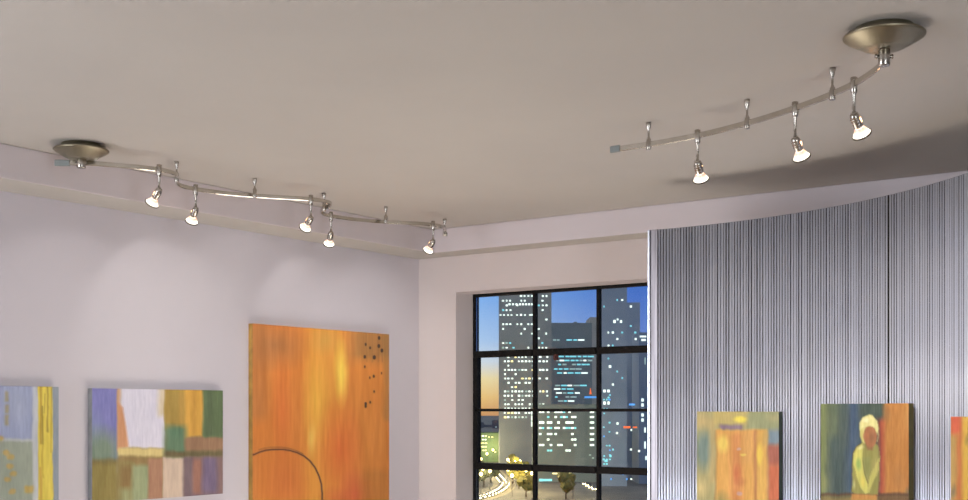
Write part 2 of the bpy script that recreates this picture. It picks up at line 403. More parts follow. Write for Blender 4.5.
# ---------------------------------------------------------------- paintings
rng = np.random.default_rng(7)
def vnoise(x, y, seed):
    """smooth value noise"""
    g = np.random.default_rng(seed).random((97, 97))
    xi = np.floor(x).astype(int); yi = np.floor(y).astype(int); fx = x - xi; fy = y - yi
    fx = fx * fx * (3 - 2 * fx); fy = fy * fy * (3 - 2 * fy)
    a = g[xi % 97, yi % 97]; b = g[(xi + 1) % 97, yi % 97]; c = g[xi % 97, (yi + 1) % 97]; d = g[(xi + 1) % 97, (yi + 1) % 97]
    return a * (1 - fx) * (1 - fy) + b * fx * (1 - fy) + c * (1 - fx) * fy + d * fx * fy
def fbm(x, y, seed): return .5 * vnoise(x, y, seed) + .3 * vnoise(2.1 * x, 2.1 * y, seed + 1) + .2 * vnoise(4.3 * x, 4.3 * y, seed + 2)
def sstep(v, w): return np.clip(v / max(w, 1e-6) + .5, 0, 1)
class Art:
    """colours laid down in the painting's own coordinates: x, y in sketch units, s = sketch units per painting unit"""
    def __init__(s, x, y, base, unit=1.0, seed=1):
        s.u = unit; s.seed = seed
        s.x0, s.y0 = x, y
        s.x = x + unit * 3 * (fbm(x / (9 * unit), y / (26 * unit), seed) - .5)
        s.y = y + unit * 3 * (fbm(x / (7 * unit), y / (15 * unit), seed + 9) - .5)
        s.c = np.tile(np.array(base, float), (len(x), 1))
    def mixin(s, m, col, a=1.0): m = np.clip(m * a, 0, 1)[:, None]; s.c = s.c * (1 - m) + np.array(col, float) * m
    def rect(s, x0, x1, y0, y1, col, soft=1.5, a=1.0):
        w = soft * s.u
        s.mixin(sstep(s.x - x0, w) * sstep(x1 - s.x, w) * sstep(s.y - y0, w) * sstep(y1 - s.y, w), col, a)
    def blob(s, cx, cy, rx, ry, col, a=1.0, hard=1.0):
        d = np.sqrt(((s.x - cx) / rx) ** 2 + ((s.y - cy) / ry) ** 2); s.mixin(np.clip((1 - d) * hard, 0, 1), col, a)
    def poly(s, P, col, soft=.8, a=1.0):
        n = len(P); ins = np.zeros(len(s.x), bool); dm = np.full(len(s.x), 1e9)
        for i in range(n):
            (ax, ay), (bx, by) = P[i], P[(i + 1) % n]
            c = ((ay > s.y) != (by > s.y)) & (s.x < (bx - ax) * (s.y - ay) / (by - ay + 1e-9) + ax); ins ^= c
            dm = np.minimum(dm, s._seg(ax, ay, bx, by))
        s.mixin(sstep(np.where(ins, dm, -dm), soft * s.u), col, a)
    def _seg(s, ax, ay, bx, by):
        t = np.clip(((s.x0 - ax) * (bx - ax) + (s.y0 - ay) * (by - ay)) / ((bx - ax) ** 2 + (by - ay) ** 2 + 1e-9), 0, 1)
        return np.hypot(s.x0 - ax - t * (bx - ax), s.y0 - ay - t * (by - ay))
    def line(s, P, width, col, a=1.0, soft=.7):
        d = np.full(len(s.x), 1e9)
        for p, q in zip(P, P[1:]): d = np.minimum(d, s._seg(*p, *q))
        s.mixin(sstep(width / 2 - d, soft * s.u), col, a)
    def streaks(s, amp, fx=1.2, fy=14):
        n = fbm(s.x0 / (fx * s.u), s.y0 / (fy * s.u), s.seed + 20) - .5; m = fbm(s.x0 / (4 * fx * s.u), s.y0 / (2.2 * fy * s.u), s.seed + 30) - .5
        s.c += (amp * (n + .8 * m))[:, None] * np.array([1.0, .95, .8])
    def linear(s):
        g = s.c.mean(axis=1, keepdims=True); v = np.clip(g + (s.c - g) * .88 - 2, 0, 255) / 255
        return np.where(v <= .04045, v / 12.92, ((v + .055) / 1.055) ** 2.4)

def paint_mat(name):
    m, t, b = newmat(name)
    a = t.nodes.new('ShaderNodeAttribute'); a.attribute_name = 'paint'
    t.links.new(a.outputs['Color'], b.inputs['Base Color']); b.inputs['Roughness'].default_value = .6
    tc = t.nodes.new('ShaderNodeTexCoord'); mp = t.nodes.new('ShaderNodeMapping'); mp.inputs['Scale'].default_value = (1, 1, .12)
    n = t.nodes.new('ShaderNodeTexNoise'); n.inputs['Scale'].default_value = 160
    t.links.new(tc.outputs['Object'], mp.inputs[0]); t.links.new(mp.outputs[0], n.inputs['Vector'])
    bp = t.nodes.new('ShaderNodeBump'); bp.inputs['Strength'].default_value = .25; bp.inputs['Distance'].default_value = .002
    t.links.new(n.outputs[0], bp.inputs['Height']); t.links.new(bp.outputs[0], b.inputs['Normal'])
    return m
M_paint = paint_mat('oil_paint_on_canvas')

def painting(loc, rz, wid, hei, thick, painter, label, side, step=.0035, group='abstract paintings in the room'):
    """local frame: x right, -y towards the viewer, z up; loc = top-left front corner"""
    root = empty('painting', loc, rz); tag(root, label, 'painting', group)
    nx, nz = int(wid / step) + 1, int(hei / step) + 1
    gx = np.linspace(0, wid, nx); gz = np.linspace(0, -hei, nz)
    X, Z = np.meshgrid(gx, gz); X = X.ravel(); Z = Z.ravel()
    verts = np.c_[X, np.zeros_like(X), Z]
    i = np.arange(nx * nz).reshape(nz, nx)
    q = np.c_[i[:-1, :-1].ravel(), i[1:, :-1].ravel(), i[1:, 1:].ravel(), i[:-1, 1:].ravel()]
    me = bpy.data.meshes.new('canvas'); me.from_pydata(verts.tolist(), [], q.tolist())
    c, s = math.cos(rz), math.sin(rz)
    wpt = np.c_[loc[0] + c * X, loc[1] + s * X, loc[2] + Z]
    px, py = pix(wpt)
    col = painter(px, py)
    ca = me.color_attributes.new('paint', 'FLOAT_COLOR', 'POINT')
    ca.data.foreach_set('color', np.c_[col, np.ones(len(col))].ravel().astype(np.float32))
    link('canvas', me, root, M_paint)
    e = MB(); t = .0006
    e.box(0, t + .003, t, thick, -hei, 0); e.box(wid - t - .003, wid, t, thick, -hei, 0)
    e.box(t + .003, wid - t - .003, t, thick, -.004, 0); e.box(t + .003, wid - t - .003, t, thick, -hei, -hei + .004)
    e.build('canvas_edge', side, root)
    return root

def art1(px, py):
    X = px * 3.571; Y = (py - 360) * 3.571
    a = Art(X, Y, (150, 158, 168), 3.5, 3)
    a.rect(-400, 132, 60, 284, (150, 161, 196), 3); a.blob(60, 150, 60, 110, (166, 174, 200), .7); a.rect(-400, 130, 288, 700, (152, 162, 146), 4)
    a.rect(-400, 125, 280, 290, (188, 192, 190), 2, .7); a.rect(116, 138, 60, 700, (196, 200, 205), 2, .8)
    a.rect(186, 230, 60, 700, (140, 150, 162), 1)
    a.rect(136, 188, 60, 700, (226, 204, 76), 1.5); a.rect(142, 150, 60, 300, (180, 148, 50), 1, .8); a.rect(168, 173, 60, 260, (150, 125, 50), 1, .7)
    a.rect(150, 157, 200, 420, (196, 168, 48), 1, .7); a.rect(140, 150, 380, 600, (200, 160, 60), 1.5, .7)
    a.line([(151, 165), (153, 300)], 3, (110, 95, 45), .7); a.line([(161, 120), (158, 190)], 2.5, (120, 100, 50), .6); a.line([(183, 100), (182, 330)], 3, (160, 138, 50), .6)
    for y0, y1 in ((115, 150), (160, 190), (195, 235)): a.rect(16, 30, y0, y1, (168, 152, 104), 2, .7)
    for x, y in ((38, 345), (36, 378), (22, 330), (48, 405), (28, 425), (0, 280), (45, 470)): a.blob(x, y, 18, 13, (192, 160, 84), .8, 2)
    a.rect(88, 118, 450, 476, (192, 160, 74), 3, .85)
    a.streaks(24); return a.linear()
def art2(px, py):
    X = px * 3.571; Y = (py - 360) * 3.571
    a = Art(X, Y, (140, 125, 80), 3.5, 11)
    a.rect(300, 422, 80, 400, (124, 124, 188), 2); a.blob(350, 330, 110, 110, (122, 142, 122), 1, 1.6); a.blob(335, 240, 50, 80, (130, 150, 178), .5)
    a.rect(300, 420, 358, 700, (146, 130, 66), 5); a.rect(300, 420, 352, 372, (120, 108, 66), 5, .6)
    a.rect(419, 432, 80, 330, (206, 160, 120), 2); a.rect(430, 590, 80, 314, (214, 211, 228), 3)
    a.poly([(420, 150), (438, 170), (450, 240), (460, 312), (420, 318)], (206, 146, 104), 3); a.rect(566, 592, 90, 200, (212, 194, 160), 6, .9)
    a.rect(420, 588, 314, 346, (216, 194, 124), 3); a.rect(420, 590, 345, 378, (152, 124, 74), 5)
    a.rect(415, 480, 360, 700, (150, 132, 76), 5); a.rect(432, 476, 380, 460, (140, 108, 60), 7, .8); a.rect(472, 532, 374, 700, (156, 166, 122), 5); a.rect(430, 470, 460, 700, (160, 168, 120), 8, .8)
    a.rect(530, 582, 350, 700, (178, 130, 100), 3); a.rect(582, 656, 346, 700, (206, 182, 160), 2)
    a.rect(588, 662, 80, 250, (168, 138, 62), 3); a.rect(640, 668, 80, 280, (190, 148, 66), 4, .8); a.rect(660, 727, 80, 276, (214, 160, 62), 3); a.rect(690, 700, 80, 270, (196, 140, 56), 3, .6)
    a.rect(725, 830, 80, 280, (96, 116, 78), 3); a.rect(740, 760, 90, 270, (78, 94, 66), 4, .6); a.rect(588, 664, 236, 342, (98, 128, 98), 8); a.blob(625, 260, 35, 30, (92, 130, 100), .9)
    a.rect(662, 830, 276, 326, (156, 118, 88), 4); a.rect(588, 830, 325, 346, (110, 98, 64), 4)
    a.rect(655, 830, 346, 700, (126, 104, 116), 4); a.rect(688, 722, 350, 480, (162, 112, 94), 5); a.rect(660, 684, 350, 500, (112, 92, 96), 5, .7); a.rect(725, 775, 350, 470, (122, 104, 134), 6); a.rect(775, 800, 350, 480, (146, 112, 100), 5, .6)
    a.streaks(24); return a.linear()
def art3(px, py):
    a = Art(px, py, (214, 124, 46), 1.0, 23)
    a.rect(240, 268, 300, 420, (190, 118, 58), 14, .7); a.blob(275, 345, 40, 30, (168, 108, 60), .9); a.rect(306, 346, 300, 560, (226, 152, 52), 14, .75)
    a.blob(316, 400, 16, 60, (232, 172, 56), .9); a.blob(341, 372, 9, 40, (246, 206, 74), 1, 1.2); a.blob(312, 440, 5, 22, (240, 196, 90), .8); a.blob(325, 340, 20, 18, (206, 160, 70), .6)
    a.rect(350, 400, 300, 362, (160, 112, 58), 16, .75); a.rect(352, 400, 360, 560, (216, 130, 46), 10, .6); a.rect(384, 400, 325, 420, (160, 120, 70), 6, .5)
    a.blob(340, 450, 26, 60, (222, 104, 42), .95); a.blob(282, 410, 12, 60, (222, 112, 46), .8); a.blob(355, 495, 20, 30, (208, 84, 50), .8); a.blob(335, 500, 18, 16, (200, 74, 46), .5)
    a.rect(240, 258, 440, 560, (206, 122, 50), 8, .6); a.blob(285, 480, 24, 40, (206, 106, 44), .7); a.rect(362, 400, 470, 560, (190, 116, 44), 10, .6)
    a.streaks(24, 2.2, 34)
    P = [(249, 453.5), (253.5, 454.8), (260, 452), (266, 450.2), (272, 449.6), (283, 449.4), (290, 450.5), (297, 452.6), (304, 456), (310, 461), (315, 467.5), (319, 476), (321.3, 484), (322.2, 494), (322, 520)]
    a.line(P, 1.5, (86, 52, 40), .95, .8); a.line([(x - 1, y - 2.2) for x, y in P[2:9]], .7, (120, 78, 44), .8, .7)
    for x, y in ((.4, 345), (366.5, 345), (372, 348), (378, 345), (382, 345)): a.line([(x, 329), (x + .4, 362)], .5, (130, 92, 54), .6)
    k = 1 / 5.56
    for x, y, r_ in ((190, 72, 8), (115, 108, 6), (140, 127, 6), (188, 117, 9), (205, 142, 9), (110, 177, 8), (163, 180, 10), (110, 232, 5), (160, 285, 6), (138, 293, 4), (203, 268, 3.5), (162, 370, 4.5), (140, 430, 5), (115, 438, 7), (115, 452, 7)):
        a.line([(345 + x * k, 325 + y * k - .6), (345 + x * k, 325 + y * k + .6)], r_ * 1.7 * k, (62, 40, 30), .95, .6)
    return a.linear()
def art4(px, py):
    X = (px - 690) * 5; Y = (py - 400) * 5
    a = Art(X, Y, (168, 158, 104), 5, 41)
    a.blob(70, 250, 60, 130, (112, 132, 122), 1, 1.6); a.blob(60, 110, 60, 60, (190, 164, 104), .9); a.blob(55, 440, 50, 60, (206, 184, 120), .9); a.rect(95, 130, 90, 420, (184, 158, 98), 6, .7)
    a.rect(120, 300, 50, 125, (194, 170, 92), 5, .7); a.blob(250, 95, 45, 22, (228, 208, 72), 1, 2); a.rect(285, 460, 55, 150, (148, 154, 110), 5, .85); a.blob(420, 90, 60, 30, (176, 164, 112), .7)
    a.rect(150, 262, 122, 148, (128, 104, 128), 3, .85); a.rect(388, 460, 150, 230, (116, 138, 156), 6, .95); a.rect(386, 460, 222, 330, (170, 86, 70), 6, .9); a.rect(386, 460, 320, 600, (204, 100, 62), 7, .95)
    a.rect(130, 386, 148, 700, (216, 158, 72), 3); a.blob(165, 220, 45, 60, (228, 194, 84), 1, 1.6); a.rect(205, 262, 160, 600, (206, 128, 68), 8, .8); a.blob(235, 370, 26, 60, (202, 104, 56), .9); a.rect(262, 318, 150, 320, (214, 156, 80), 6, .8)
    a.rect(322, 336, 150, 600, (174, 108, 62), 3, .9); a.blob(352, 275, 20, 70, (240, 206, 66), 1, 1.8); a.rect(340, 384, 150, 600, (222, 180, 78), 6, .5); a.rect(366, 386, 150, 230, (196, 160, 90), 4, .8)
    a.blob(160, 500, 50, 60, (150, 140, 80), .8); a.blob(246, 244, 14, 9, (206, 158, 132), 1, 3); a.blob(248, 466, 16, 14, (200, 150, 130), 1, 3); a.blob(268, 275, 22, 8, (224, 196, 84), .9, 2)
    a.rect(124, 132, 150, 600, (150, 116, 64), 2, .6); a.blob(255, 410, 40, 30, (160, 70, 40), .3)
    a.streaks(28); return a.linear()
def art5(px, py):
    X = (px - 815) * 4.76; Y = (py - 395) * 4.76
    a = Art(X, Y, (80, 92, 78), 4.8, 57)
    a.rect(0, 70, 0, 700, (124, 136, 82), 9, .9); a.rect(66, 120, 0, 240, (92, 108, 82), 8); a.rect(66, 170, 200, 700, (66, 86, 84), 10); a.rect(150, 215, 0, 480, (62, 86, 116), 10, .95); a.rect(112, 150, 0, 260, (74, 92, 88), 8)
    a.rect(215, 335, 0, 120, (66, 84, 74), 6); a.blob(45, 420, 30, 60, (146, 150, 92), .7)
    a.rect(300, 350, 110, 480, (172, 72, 50), 7); a.rect(330, 480, 0, 480, (196, 128, 56), 7); a.blob(345, 90, 25, 60, (170, 120, 70), .7); a.blob(400, 400, 40, 80, (178, 118, 58), .7); a.blob(450, 465, 30, 40, (120, 112, 84), 1); a.blob(450, 100, 30, 90, (206, 150, 76), .7)
    a.rect(0, 500, 468, 482, (82, 54, 38), 3, .95); a.rect(0, 200, 482, 700, (128, 112, 62), 5); a.rect(300, 500, 482, 700, (120, 86, 50), 6)
    # seated figure, arms folded
    a.poly([(222, 228), (196, 246), (182, 276), (176, 330), (176, 420), (172, 462), (190, 470), (300, 474), (304, 400), (306, 300), (300, 240), (280, 226)], (150, 146, 72), 1.5)
    a.poly([(226, 232), (200, 252), (184, 282), (182, 330), (196, 390), (216, 440), (236, 468), (256, 462), (250, 420), (232, 360), (226, 300), (228, 260)], (204, 200, 96), 1.5)
    a.poly([(304, 300), (300, 360), (280, 410), (256, 462), (240, 470), (250, 440), (262, 390), (286, 330)], (196, 190, 96), 1.5)
    a.poly([(226, 300), (262, 290), (268, 360), (250, 410), (236, 380)], (148, 150, 80), 2); a.blob(206, 330, 16, 40, (140, 178, 84), .8, 1.5); a.blob(228, 410, 14, 40, (216, 200, 84), .9, 1.5); a.blob(284, 330, 16, 60, (176, 166, 92), .7)
    a.poly([(176, 470), (168, 520), (300, 520), (296, 474)], (196, 138, 66), 2); a.blob(182, 430, 10, 30, (214, 212, 150), .8); a.blob(216, 250, 22, 14, (226, 222, 160), .9)
    a.line([(222, 228), (196, 246), (180, 276), (175, 340), (174, 460)], 3, (84, 74, 44), .7, .6); a.line([(252, 420), (236, 372), (228, 312)], 3, (96, 88, 46), .7, .6)
    a.poly([(236, 220), (280, 220), (276, 262), (250, 262)], (150, 110, 66), 2)
    a.blob(257, 146, 47, 54, (214, 204, 122), 1, 7); a.poly([(212, 150), (214, 196), (224, 226), (236, 232), (238, 190), (228, 160)], (206, 196, 108), 1.5)
    a.blob(262, 196, 34, 56, (172, 108, 66), 1, 6); a.blob(270, 200, 18, 34, (142, 96, 62), .7); a.blob(248, 190, 12, 24, (188, 116, 66), .7)
    a.poly([(214, 168), (228, 154), (262, 148), (286, 158), (296, 190), (304, 160), (296, 122), (262, 98), (228, 104), (212, 134)], (228, 220, 140), 1.5); a.blob(242, 122, 22, 16, (244, 238, 176), .9, 1.5)
    a.line([(298, 150), (303, 190), (296, 222)], 3, (206, 200, 130), .9, .6)
    a.streaks(30); return a.linear()
def art6(px, py):
    X = (px - 908) * 5; Y = (py - 400) * 5
    a = Art(X, Y, (206, 160, 76), 5, 73)
    a.rect(200, 275, 60, 175, (222, 100, 66), 10); a.rect(240, 278, 170, 700, (206, 120, 62), 6); a.rect(276, 330, 60, 700, (226, 180, 66), 4); a.blob(300, 200, 20, 40, (140, 120, 60), .8)
    a.rect(330, 480, 60, 700, (190, 96, 58), 8); a.rect(200, 240, 180, 420, (196, 160, 88), 6); a.blob(228, 460, 22, 50, (130, 120, 96), .9); a.rect(480, 700, 60, 700, (110, 124, 100), 8)
    a.rect(298, 470, 260, 300, (220, 190, 96), 8, .6)
    a.streaks(28); return a.linear()
S_grey = noise_mat('grey_canvas_edge', (122, 124, 128), (140, 142, 146), 20, .7)
S_brown = noise_mat('ochre_canvas_edge', (150, 116, 58), (176, 134, 64), 20, .7)
S_dark = noise_mat('dark_green_canvas_edge', (44, 54, 50), (60, 68, 58), 20, .7)
S_olive = noise_mat('olive_canvas_edge', (72, 70, 40), (96, 86, 46), 20, .7)
TH = .026; GL = 'paintings on the left wall'; GR = 'small paintings on the ribbed metal partition'
def left_wall(y0, y1, top, hei, painter, label, side):
    painting((XL + TH + .001, y0, EYE + top), R(90), y1 - y0, hei, TH, painter, label, side, group=GL)
left_wall(1.993, 2.743, .086, .62, art1, 'pale blue and grey abstract painting with a yellow vertical stripe', S_grey)
left_wall(2.893, 3.565, .083, .450, art2, 'patchwork painting of violet, white, ochre and green blocks on the left wall', S_grey)
left_wall(3.741, 4.689, .386, 1.15, art3, 'large orange painting with dark dots and a thin black arc', S_brown)
def right_wall(p, q, top, hei, painter, label, side, step=.003):
    p = Vector(p); q = Vector(q); d = q - p
    painting((p.x, p.y, EYE + top), math.atan2(d.y, d.x), d.length, hei, .022, painter, label, side, step, GR)
right_wall((-2.010, 4.246), (-1.656, 4.192), -.008, .48, art4, 'small orange and green painting of a door-like panel on ribbed metal', S_dark)
right_wall((-1.477, 4.133), (-1.116, 3.936), .020, .50, art5, 'small painting of a seated yellow figure with folded arms', S_olive)
right_wall((-.951, 3.800), (-.700, 3.482), -.022, .46, art6, 'small red and yellow painting at the right end of the ribbed partition', S_dark)

# ---------------------------------------------------------------- the city outside
GZ = EYE - 40                    # street level, the room is high up
def smat(name, c1, c2, sx=.05, rough=.8): return noise_mat(name, c1, c2, sx, rough)
ground = tag(MB().box(-4500, 1800, 120, 6200, GZ - 3, GZ).build('city_ground', smat('city_ground', (78, 76, 74), (120, 116, 110), .02)), kind='structure')
M_f1 = smat('tower_concrete', (134, 143, 148), (146, 154, 158)); M_f2 = smat('slate_facade', (126, 138, 142), (138, 150, 154))
M_f3 = smat('teal_facade', (112, 126, 130), (122, 136, 140)); M_f4 = smat('blue_glass_facade', (128, 146, 170), (142, 160, 184), .03, .5)
M_f5 = smat('green_facade', (96, 122, 92), (112, 136, 102)); M_f6 = smat('far_facade', (80, 88, 104), (92, 98, 110))
M_f7 = smat('pale_facade', (170, 168, 160), (186, 182, 172))
E_white = emit_mat('lit_window_white', (236, 250, 240), 1.3); E_warm = emit_mat('lit_window_warm', (255, 236, 170), 1.3)
E_cyan = emit_mat('lit_window_cyan', (130, 214, 224), .9); E_dim = emit_mat('lit_window_dim', (170, 196, 190), .6)
E_orange = emit_mat('lit_sign_orange', (240, 110, 60), 1.0); E_blue = emit_mat('lit_sign_blue', (90, 160, 235), 1.0)
E_road = emit_mat('car_headlight', (255, 236, 180), 40); E_lamp = emit_mat('street_lantern', (255, 214, 130), 28); E_tail = emit_mat('car_taillight', (255, 90, 50), 8)

def quad_mesh(name, mat):
    me = bpy.data.meshes.new(name); me.from_pydata([(-.5, 0, -.5), (.5, 0, -.5), (.5, 0, .5), (-.5, 0, .5), (-.5, .15, -.5), (.5, .15, -.5), (.5, .15, .5), (-.5, .15, .5)], [],
        [(0, 1, 2, 3), (4, 7, 6, 5), (0, 4, 5, 1), (1, 5, 6, 2), (2, 6, 7, 3), (3, 7, 4, 0)])
    me.materials.append(mat); return me
QM = {k: quad_mesh('lit_window', m) for k, m in (('w', E_white), ('y', E_warm), ('c', E_cyan), ('d', E_dim), ('o', E_orange), ('b', E_blue))}
def building(px0, px1, ytop, D, deep, mat, label, windows=(), rot=0, group='buildings outside the window', cap=96, roof=None):
    """front face spans px0..px1 at distance D; windows = (px, py, w, h, kind) in photo units on the front face"""
    k = D / F; pm = (px0 + px1) / 2
    c = at_depth(pm, HY, D); base = Vector((c.x, c.y, GZ)); hgt = EYE + (HY - ytop) * k - GZ; wid = (px1 - px0) * k
    root = empty('building', base, YAW + rot); tag(root, label, 'building', group)
    MB().box(-wid / 2, wid / 2, 0, deep, 0, hgt).build('facade', mat, root)
    rp = MB(); pt = wid * .5
    for a in ((-pt, pt, 0, .6), (-pt, pt, deep - .6, deep), (-pt, -pt + .6, .6, deep - .6), (pt - .6, pt, .6, deep - .6)): rp.box(a[0], a[1], a[2], a[3], hgt, hgt + .9)
    rp.build('roof_parapet', mat, root)
    if roof:
        for (x0, x1, hh) in roof: MB().box((x0 - pm) * k, (x1 - pm) * k, deep * .3, deep * .6, hgt, hgt + hh * k).build('roof_plant', mat, root)
    ws = sorted(windows, key=lambda w: -w[2] * w[3]); rest = MB() if len(ws) > cap else None
    for n, (x, y, w_, h_, kd) in enumerate(ws):
        lx = (x - pm) * k; lz = EYE + (HY - y) * k - GZ
        if n < cap:
            o = bpy.data.objects.new('lit_sign' if kd in 'ob' else 'lit_window', QM[kd]); COL.objects.link(o); o.parent = root
            o.location = (lx, -.15, lz); o.scale = (w_ * k, 1, h_ * k)
        else: rest.box(lx - w_ * k / 2, lx + w_ * k / 2, -.15, 0, lz - h_ * k / 2, lz + h_ * k / 2)
    if rest: o = rest.build('lit_windows', E_white, root); o['kind'] = 'stuff'
    return root
rnd = random.Random(5)
def grid(x0, x1, y0, y1, dx, dy, p, w_, h_, kinds='wwwyc', jit=.3):
    o = []; y = y0
    while y <= y1:
        pr = p * rnd.choice((.35, .8, 1.2, 1.5)); x = x0
        while x <= x1:
            if rnd.random() < pr: o.append((x + rnd.uniform(-jit, jit), y, w_ * rnd.uniform(.7, 1.1), h_ * rnd.uniform(.8, 1.1), rnd.choice(kinds)))
            x += dx
        y += dy
    return o
# left tower in two shafts
w1 = grid(503, 549, 296, 351, 3.6, 4.7, .26, 2.0, 1.7, 'wwwcd')
w1 += [(x, 304.3, 1.9, 1.9, 'w') for x in (509.5, 513, 516.5, 520, 523, 526, 529, 532)] + [(x, 315, 1.8, 1.3, 'w') for x in (500.5, 504, 508, 511.5, 517, 521, 525, 530)]
w1 += grid(505, 549, 357, 421, 3.5, 4.3, .55, 2.2, 1.8, 'wwwwyd') + [(532.5, y, 2.6, 5, 'w') for y in (412, 418, 424)]
building(499.5, 551.5, 262, 790, 40, M_f1, 'tall grey tower with many small lit windows left of the window centre', w1)
# wide building behind with bluish strips of light
w2 = []
for y, a, b in ((340, 553, 586), (356.5, 558, 588), (360.5, 556, 588), (364.5, 558, 587), (369, 554, 588), (373, 557, 586), (385.5, 555, 582), (389, 554, 574), (393, 556, 579), (397, 555, 576), (401, 558, 572)):
    x = a
    while x < b:
        L = rnd.uniform(2.5, 7)
        if rnd.random() < .85: w2.append((x + L / 2, y, L, 1.5, rnd.choice('cccwd')))
        x += L + rnd.uniform(.3, 1.6)
w2 += [(590.5, 393.5, 2.4, 1.6, 'o'), (590.5, 391.5, 1.5, 2.6, 'o'), (590.5, 389.2, .8, 2.2, 'o'), (591.5, 397.2, 14, 1.8, 'b')]
building(551.5, 592, 324, 900, 60, M_f2, 'wide slate-grey office building with rows of bluish lit windows and a small orange sign', w2, roof=[(570, 590, 2), (576, 579, 4)])
building(590, 600, 318, 1300, 50, M_f7, 'narrow pale tower just right of the wide slate-grey office building')
# front block
w3 = []
for y in (412, 417, 422.5, 428, 434, 439.5, 445, 450.5):
    for a, b in ((539, 544), (547, 552), (554.5, 563), (565.5, 574)):
        x = a
        while x < b:
            if y < 429 and rnd.random() < .72 or y >= 429 and rnd.random() < .42: w3.append((x + 1.2, y, 2.4, 1.9 if y != 422.5 else 2.4, rnd.choice('wwwwc')))
            x += 2.8
    if y < 448: w3.append((592, y, 4.2, 1.9, 'w'))
w3 += [(590, 455, 2, 1, 'd'), (593, 458, 2, 1, 'd'), (546, 480, 12, 2.2, 'c'), (541, 480, 4, 2.6, 'c'), (556, 473.5, 7, 1.4, 'y'), (569, 473.5, 6, 1.4, 'y')]
building(535.5, 599.5, 406, 655, 45, M_f3, 'broad teal-grey block with rows of white lit windows below the wide office building', w3)
# right hazy tower
w4 = grid(604, 636, 300, 460, 4.5, 6.5, .10, 1.9, 1.9, 'wcc') + grid(604, 612, 395, 470, 2.8, 4.6, .35, 1.8, 1.6, 'ccb')
w4 += [(604.5, 391, 2.4, 2.6, 'w'), (608.5, 391, 2.4, 2.6, 'w'), (604.5, 403, 2.4, 3, 'w'), (608.5, 403, 2, 3, 'w'), (614.5, 321.5, 2.4, 3, 'w'), (621, 321.5, 2, 2.6, 'w'), (610, 366.5, 2.4, 2.4, 'w'),
       (632, 404.5, 6, 1.8, 'b'), (627, 427.2, 7, 2.0, 'o'), (635, 427.2, 4, 1.4, 'o'), (617, 433, 2, 2, 'w'), (639, 451, 2, 2, 'w'), (610.5, 456, 2, 2.4, 'c'), (606, 461, 3, 2, 'c')]
w4 += grid(603, 636, 474, 500, 4, 5, .35, 1.8, 1.8, 'wcb')
building(601, 627, 270, 620, 14, M_f4, 'hazy blue glass tower with few lights at the right side of the window', w4)
w4b = [(642.5, 400 + 5 * k, 2.4, 3, 'w') for k in range(5)] + [(643, 336.5, 6.5, 1.6, 'w'), (643.5, 340, 4.5, 2, 'w'), (645, 361, 1.3, 7, 'd'), (645, 430, 1.6, 5, 'w'), (645, 445, 1.6, 7, 'w'), (646, 458, 1.6, 4, 'w')]
building(626, 640, 304, 690, 14, M_f4, 'lower blue tower behind the right edge of the hazy glass tower')
building(639, 668, 334, 640, 30, M_f4, 'blue block with bright white signs beside the ribbed partition edge', w4b)
# low buildings at the left foot
w5 = grid(478, 487, 436, 452, 2.6, 3.6, .7, 2.2, 1.3, 'ywy') + grid(489, 497, 437, 452, 3, 5, .2, 1.6, 1.2, 'y')
building(476, 499, 434, 900, 25, M_f5, 'low green-lit building at the lower left of the window', w5)
building(499, 513.5, 434, 850, 25, M_f7, 'low pale building with stacked white lit floors at the foot of the tall tower', [(506.5 + dx, y, 4.2, 1.8, 'w') for y in (437.5, 441.5, 445.5, 449.5) for dx in (-4, 2)])
for a, b, t, d, lab in ((455, 484, 423, 2600, 'distant dark block low on the skyline at the window\'s left edge'), (483, 493, 425.5, 2700, 'distant low dark block beside the skyline block at the window\'s left edge'), (492, 506, 421, 2500, 'distant dark block low on the skyline against the tall tower')):
    building(a, b, t, d, 60, M_f6, lab, [(x, y, 1.5, 1.2, 'd') for x, y in ((a + 4, t + 6), (b - 3, t + 9))] if a > 470 else [])

# street with headlights and lamps
curve = [(470, 501), (479, 499), (488, 496.3), (496, 493), (502, 488.8), (504.6, 484.5), (502, 480.5), (498.5, 476.5), (494.5, 473), (490.5, 470.6)]
gp = smooth([on_z(x, y, GZ) for x, y in curve], 6)
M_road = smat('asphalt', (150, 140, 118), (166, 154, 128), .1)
bm = bmesh.new(); prev = None
for i, p in enumerate(gp):
    t = (gp[min(i + 1, len(gp) - 1)] - gp[max(i - 1, 0)]); t.z = 0; t.normalize(); sd = Vector((-t.y, t.x, 0)) * 6
    row = [bm.verts.new(p + sd * s_ + Vector((0, 0, .05 if s_ else .2))) for s_ in (-1, -.5, 0, .5, 1)]
    if prev:
        for k in range(4): bm.faces.new((prev[k], prev[k + 1], row[k + 1], row[k]))
    prev = row
bmesh.ops.recalc_face_normals(bm, faces=bm.faces)
me = bpy.data.meshes.new('road'); bm.to_mesh(me); bm.free(); struct(link('road', me, None, M_road))
M_car = smat('dark_car_paint', (60, 62, 70), (80, 80, 86), .5, .3)
car0 = empty('car'); tag(car0, 'car with headlights on, driving the bright curved street below', 'car', 'cars on the lit street')
cb = MB(); cb.box(-.9, .9, -2.2, 2.2, .35, .95, .15); cb.box(-.78, .78, -1.3, 1.1, .9, 1.5, .2); cb.build('car_body', M_car, car0)
for x in (-.65, .65):
    h = MB(); h.lathe([(.05, 0), (.30, .1), (.34, .22), (.05, .34)], origin=(x, -2.2, .7), axis=(0, -1, 0), seg=10); h.build('headlight', E_road, car0)
for x in (-.85, .85):
    for y in (-1.4, 1.4): MB().lathe([(.33, 0), (.33, .2)], origin=(x - .1, y, .34), axis=(1, 0, 0), seg=10).build('wheel', M_black, car0)
cum = [0]
for a, b in zip(gp, gp[1:]): cum.append(cum[-1] + (b - a).length)
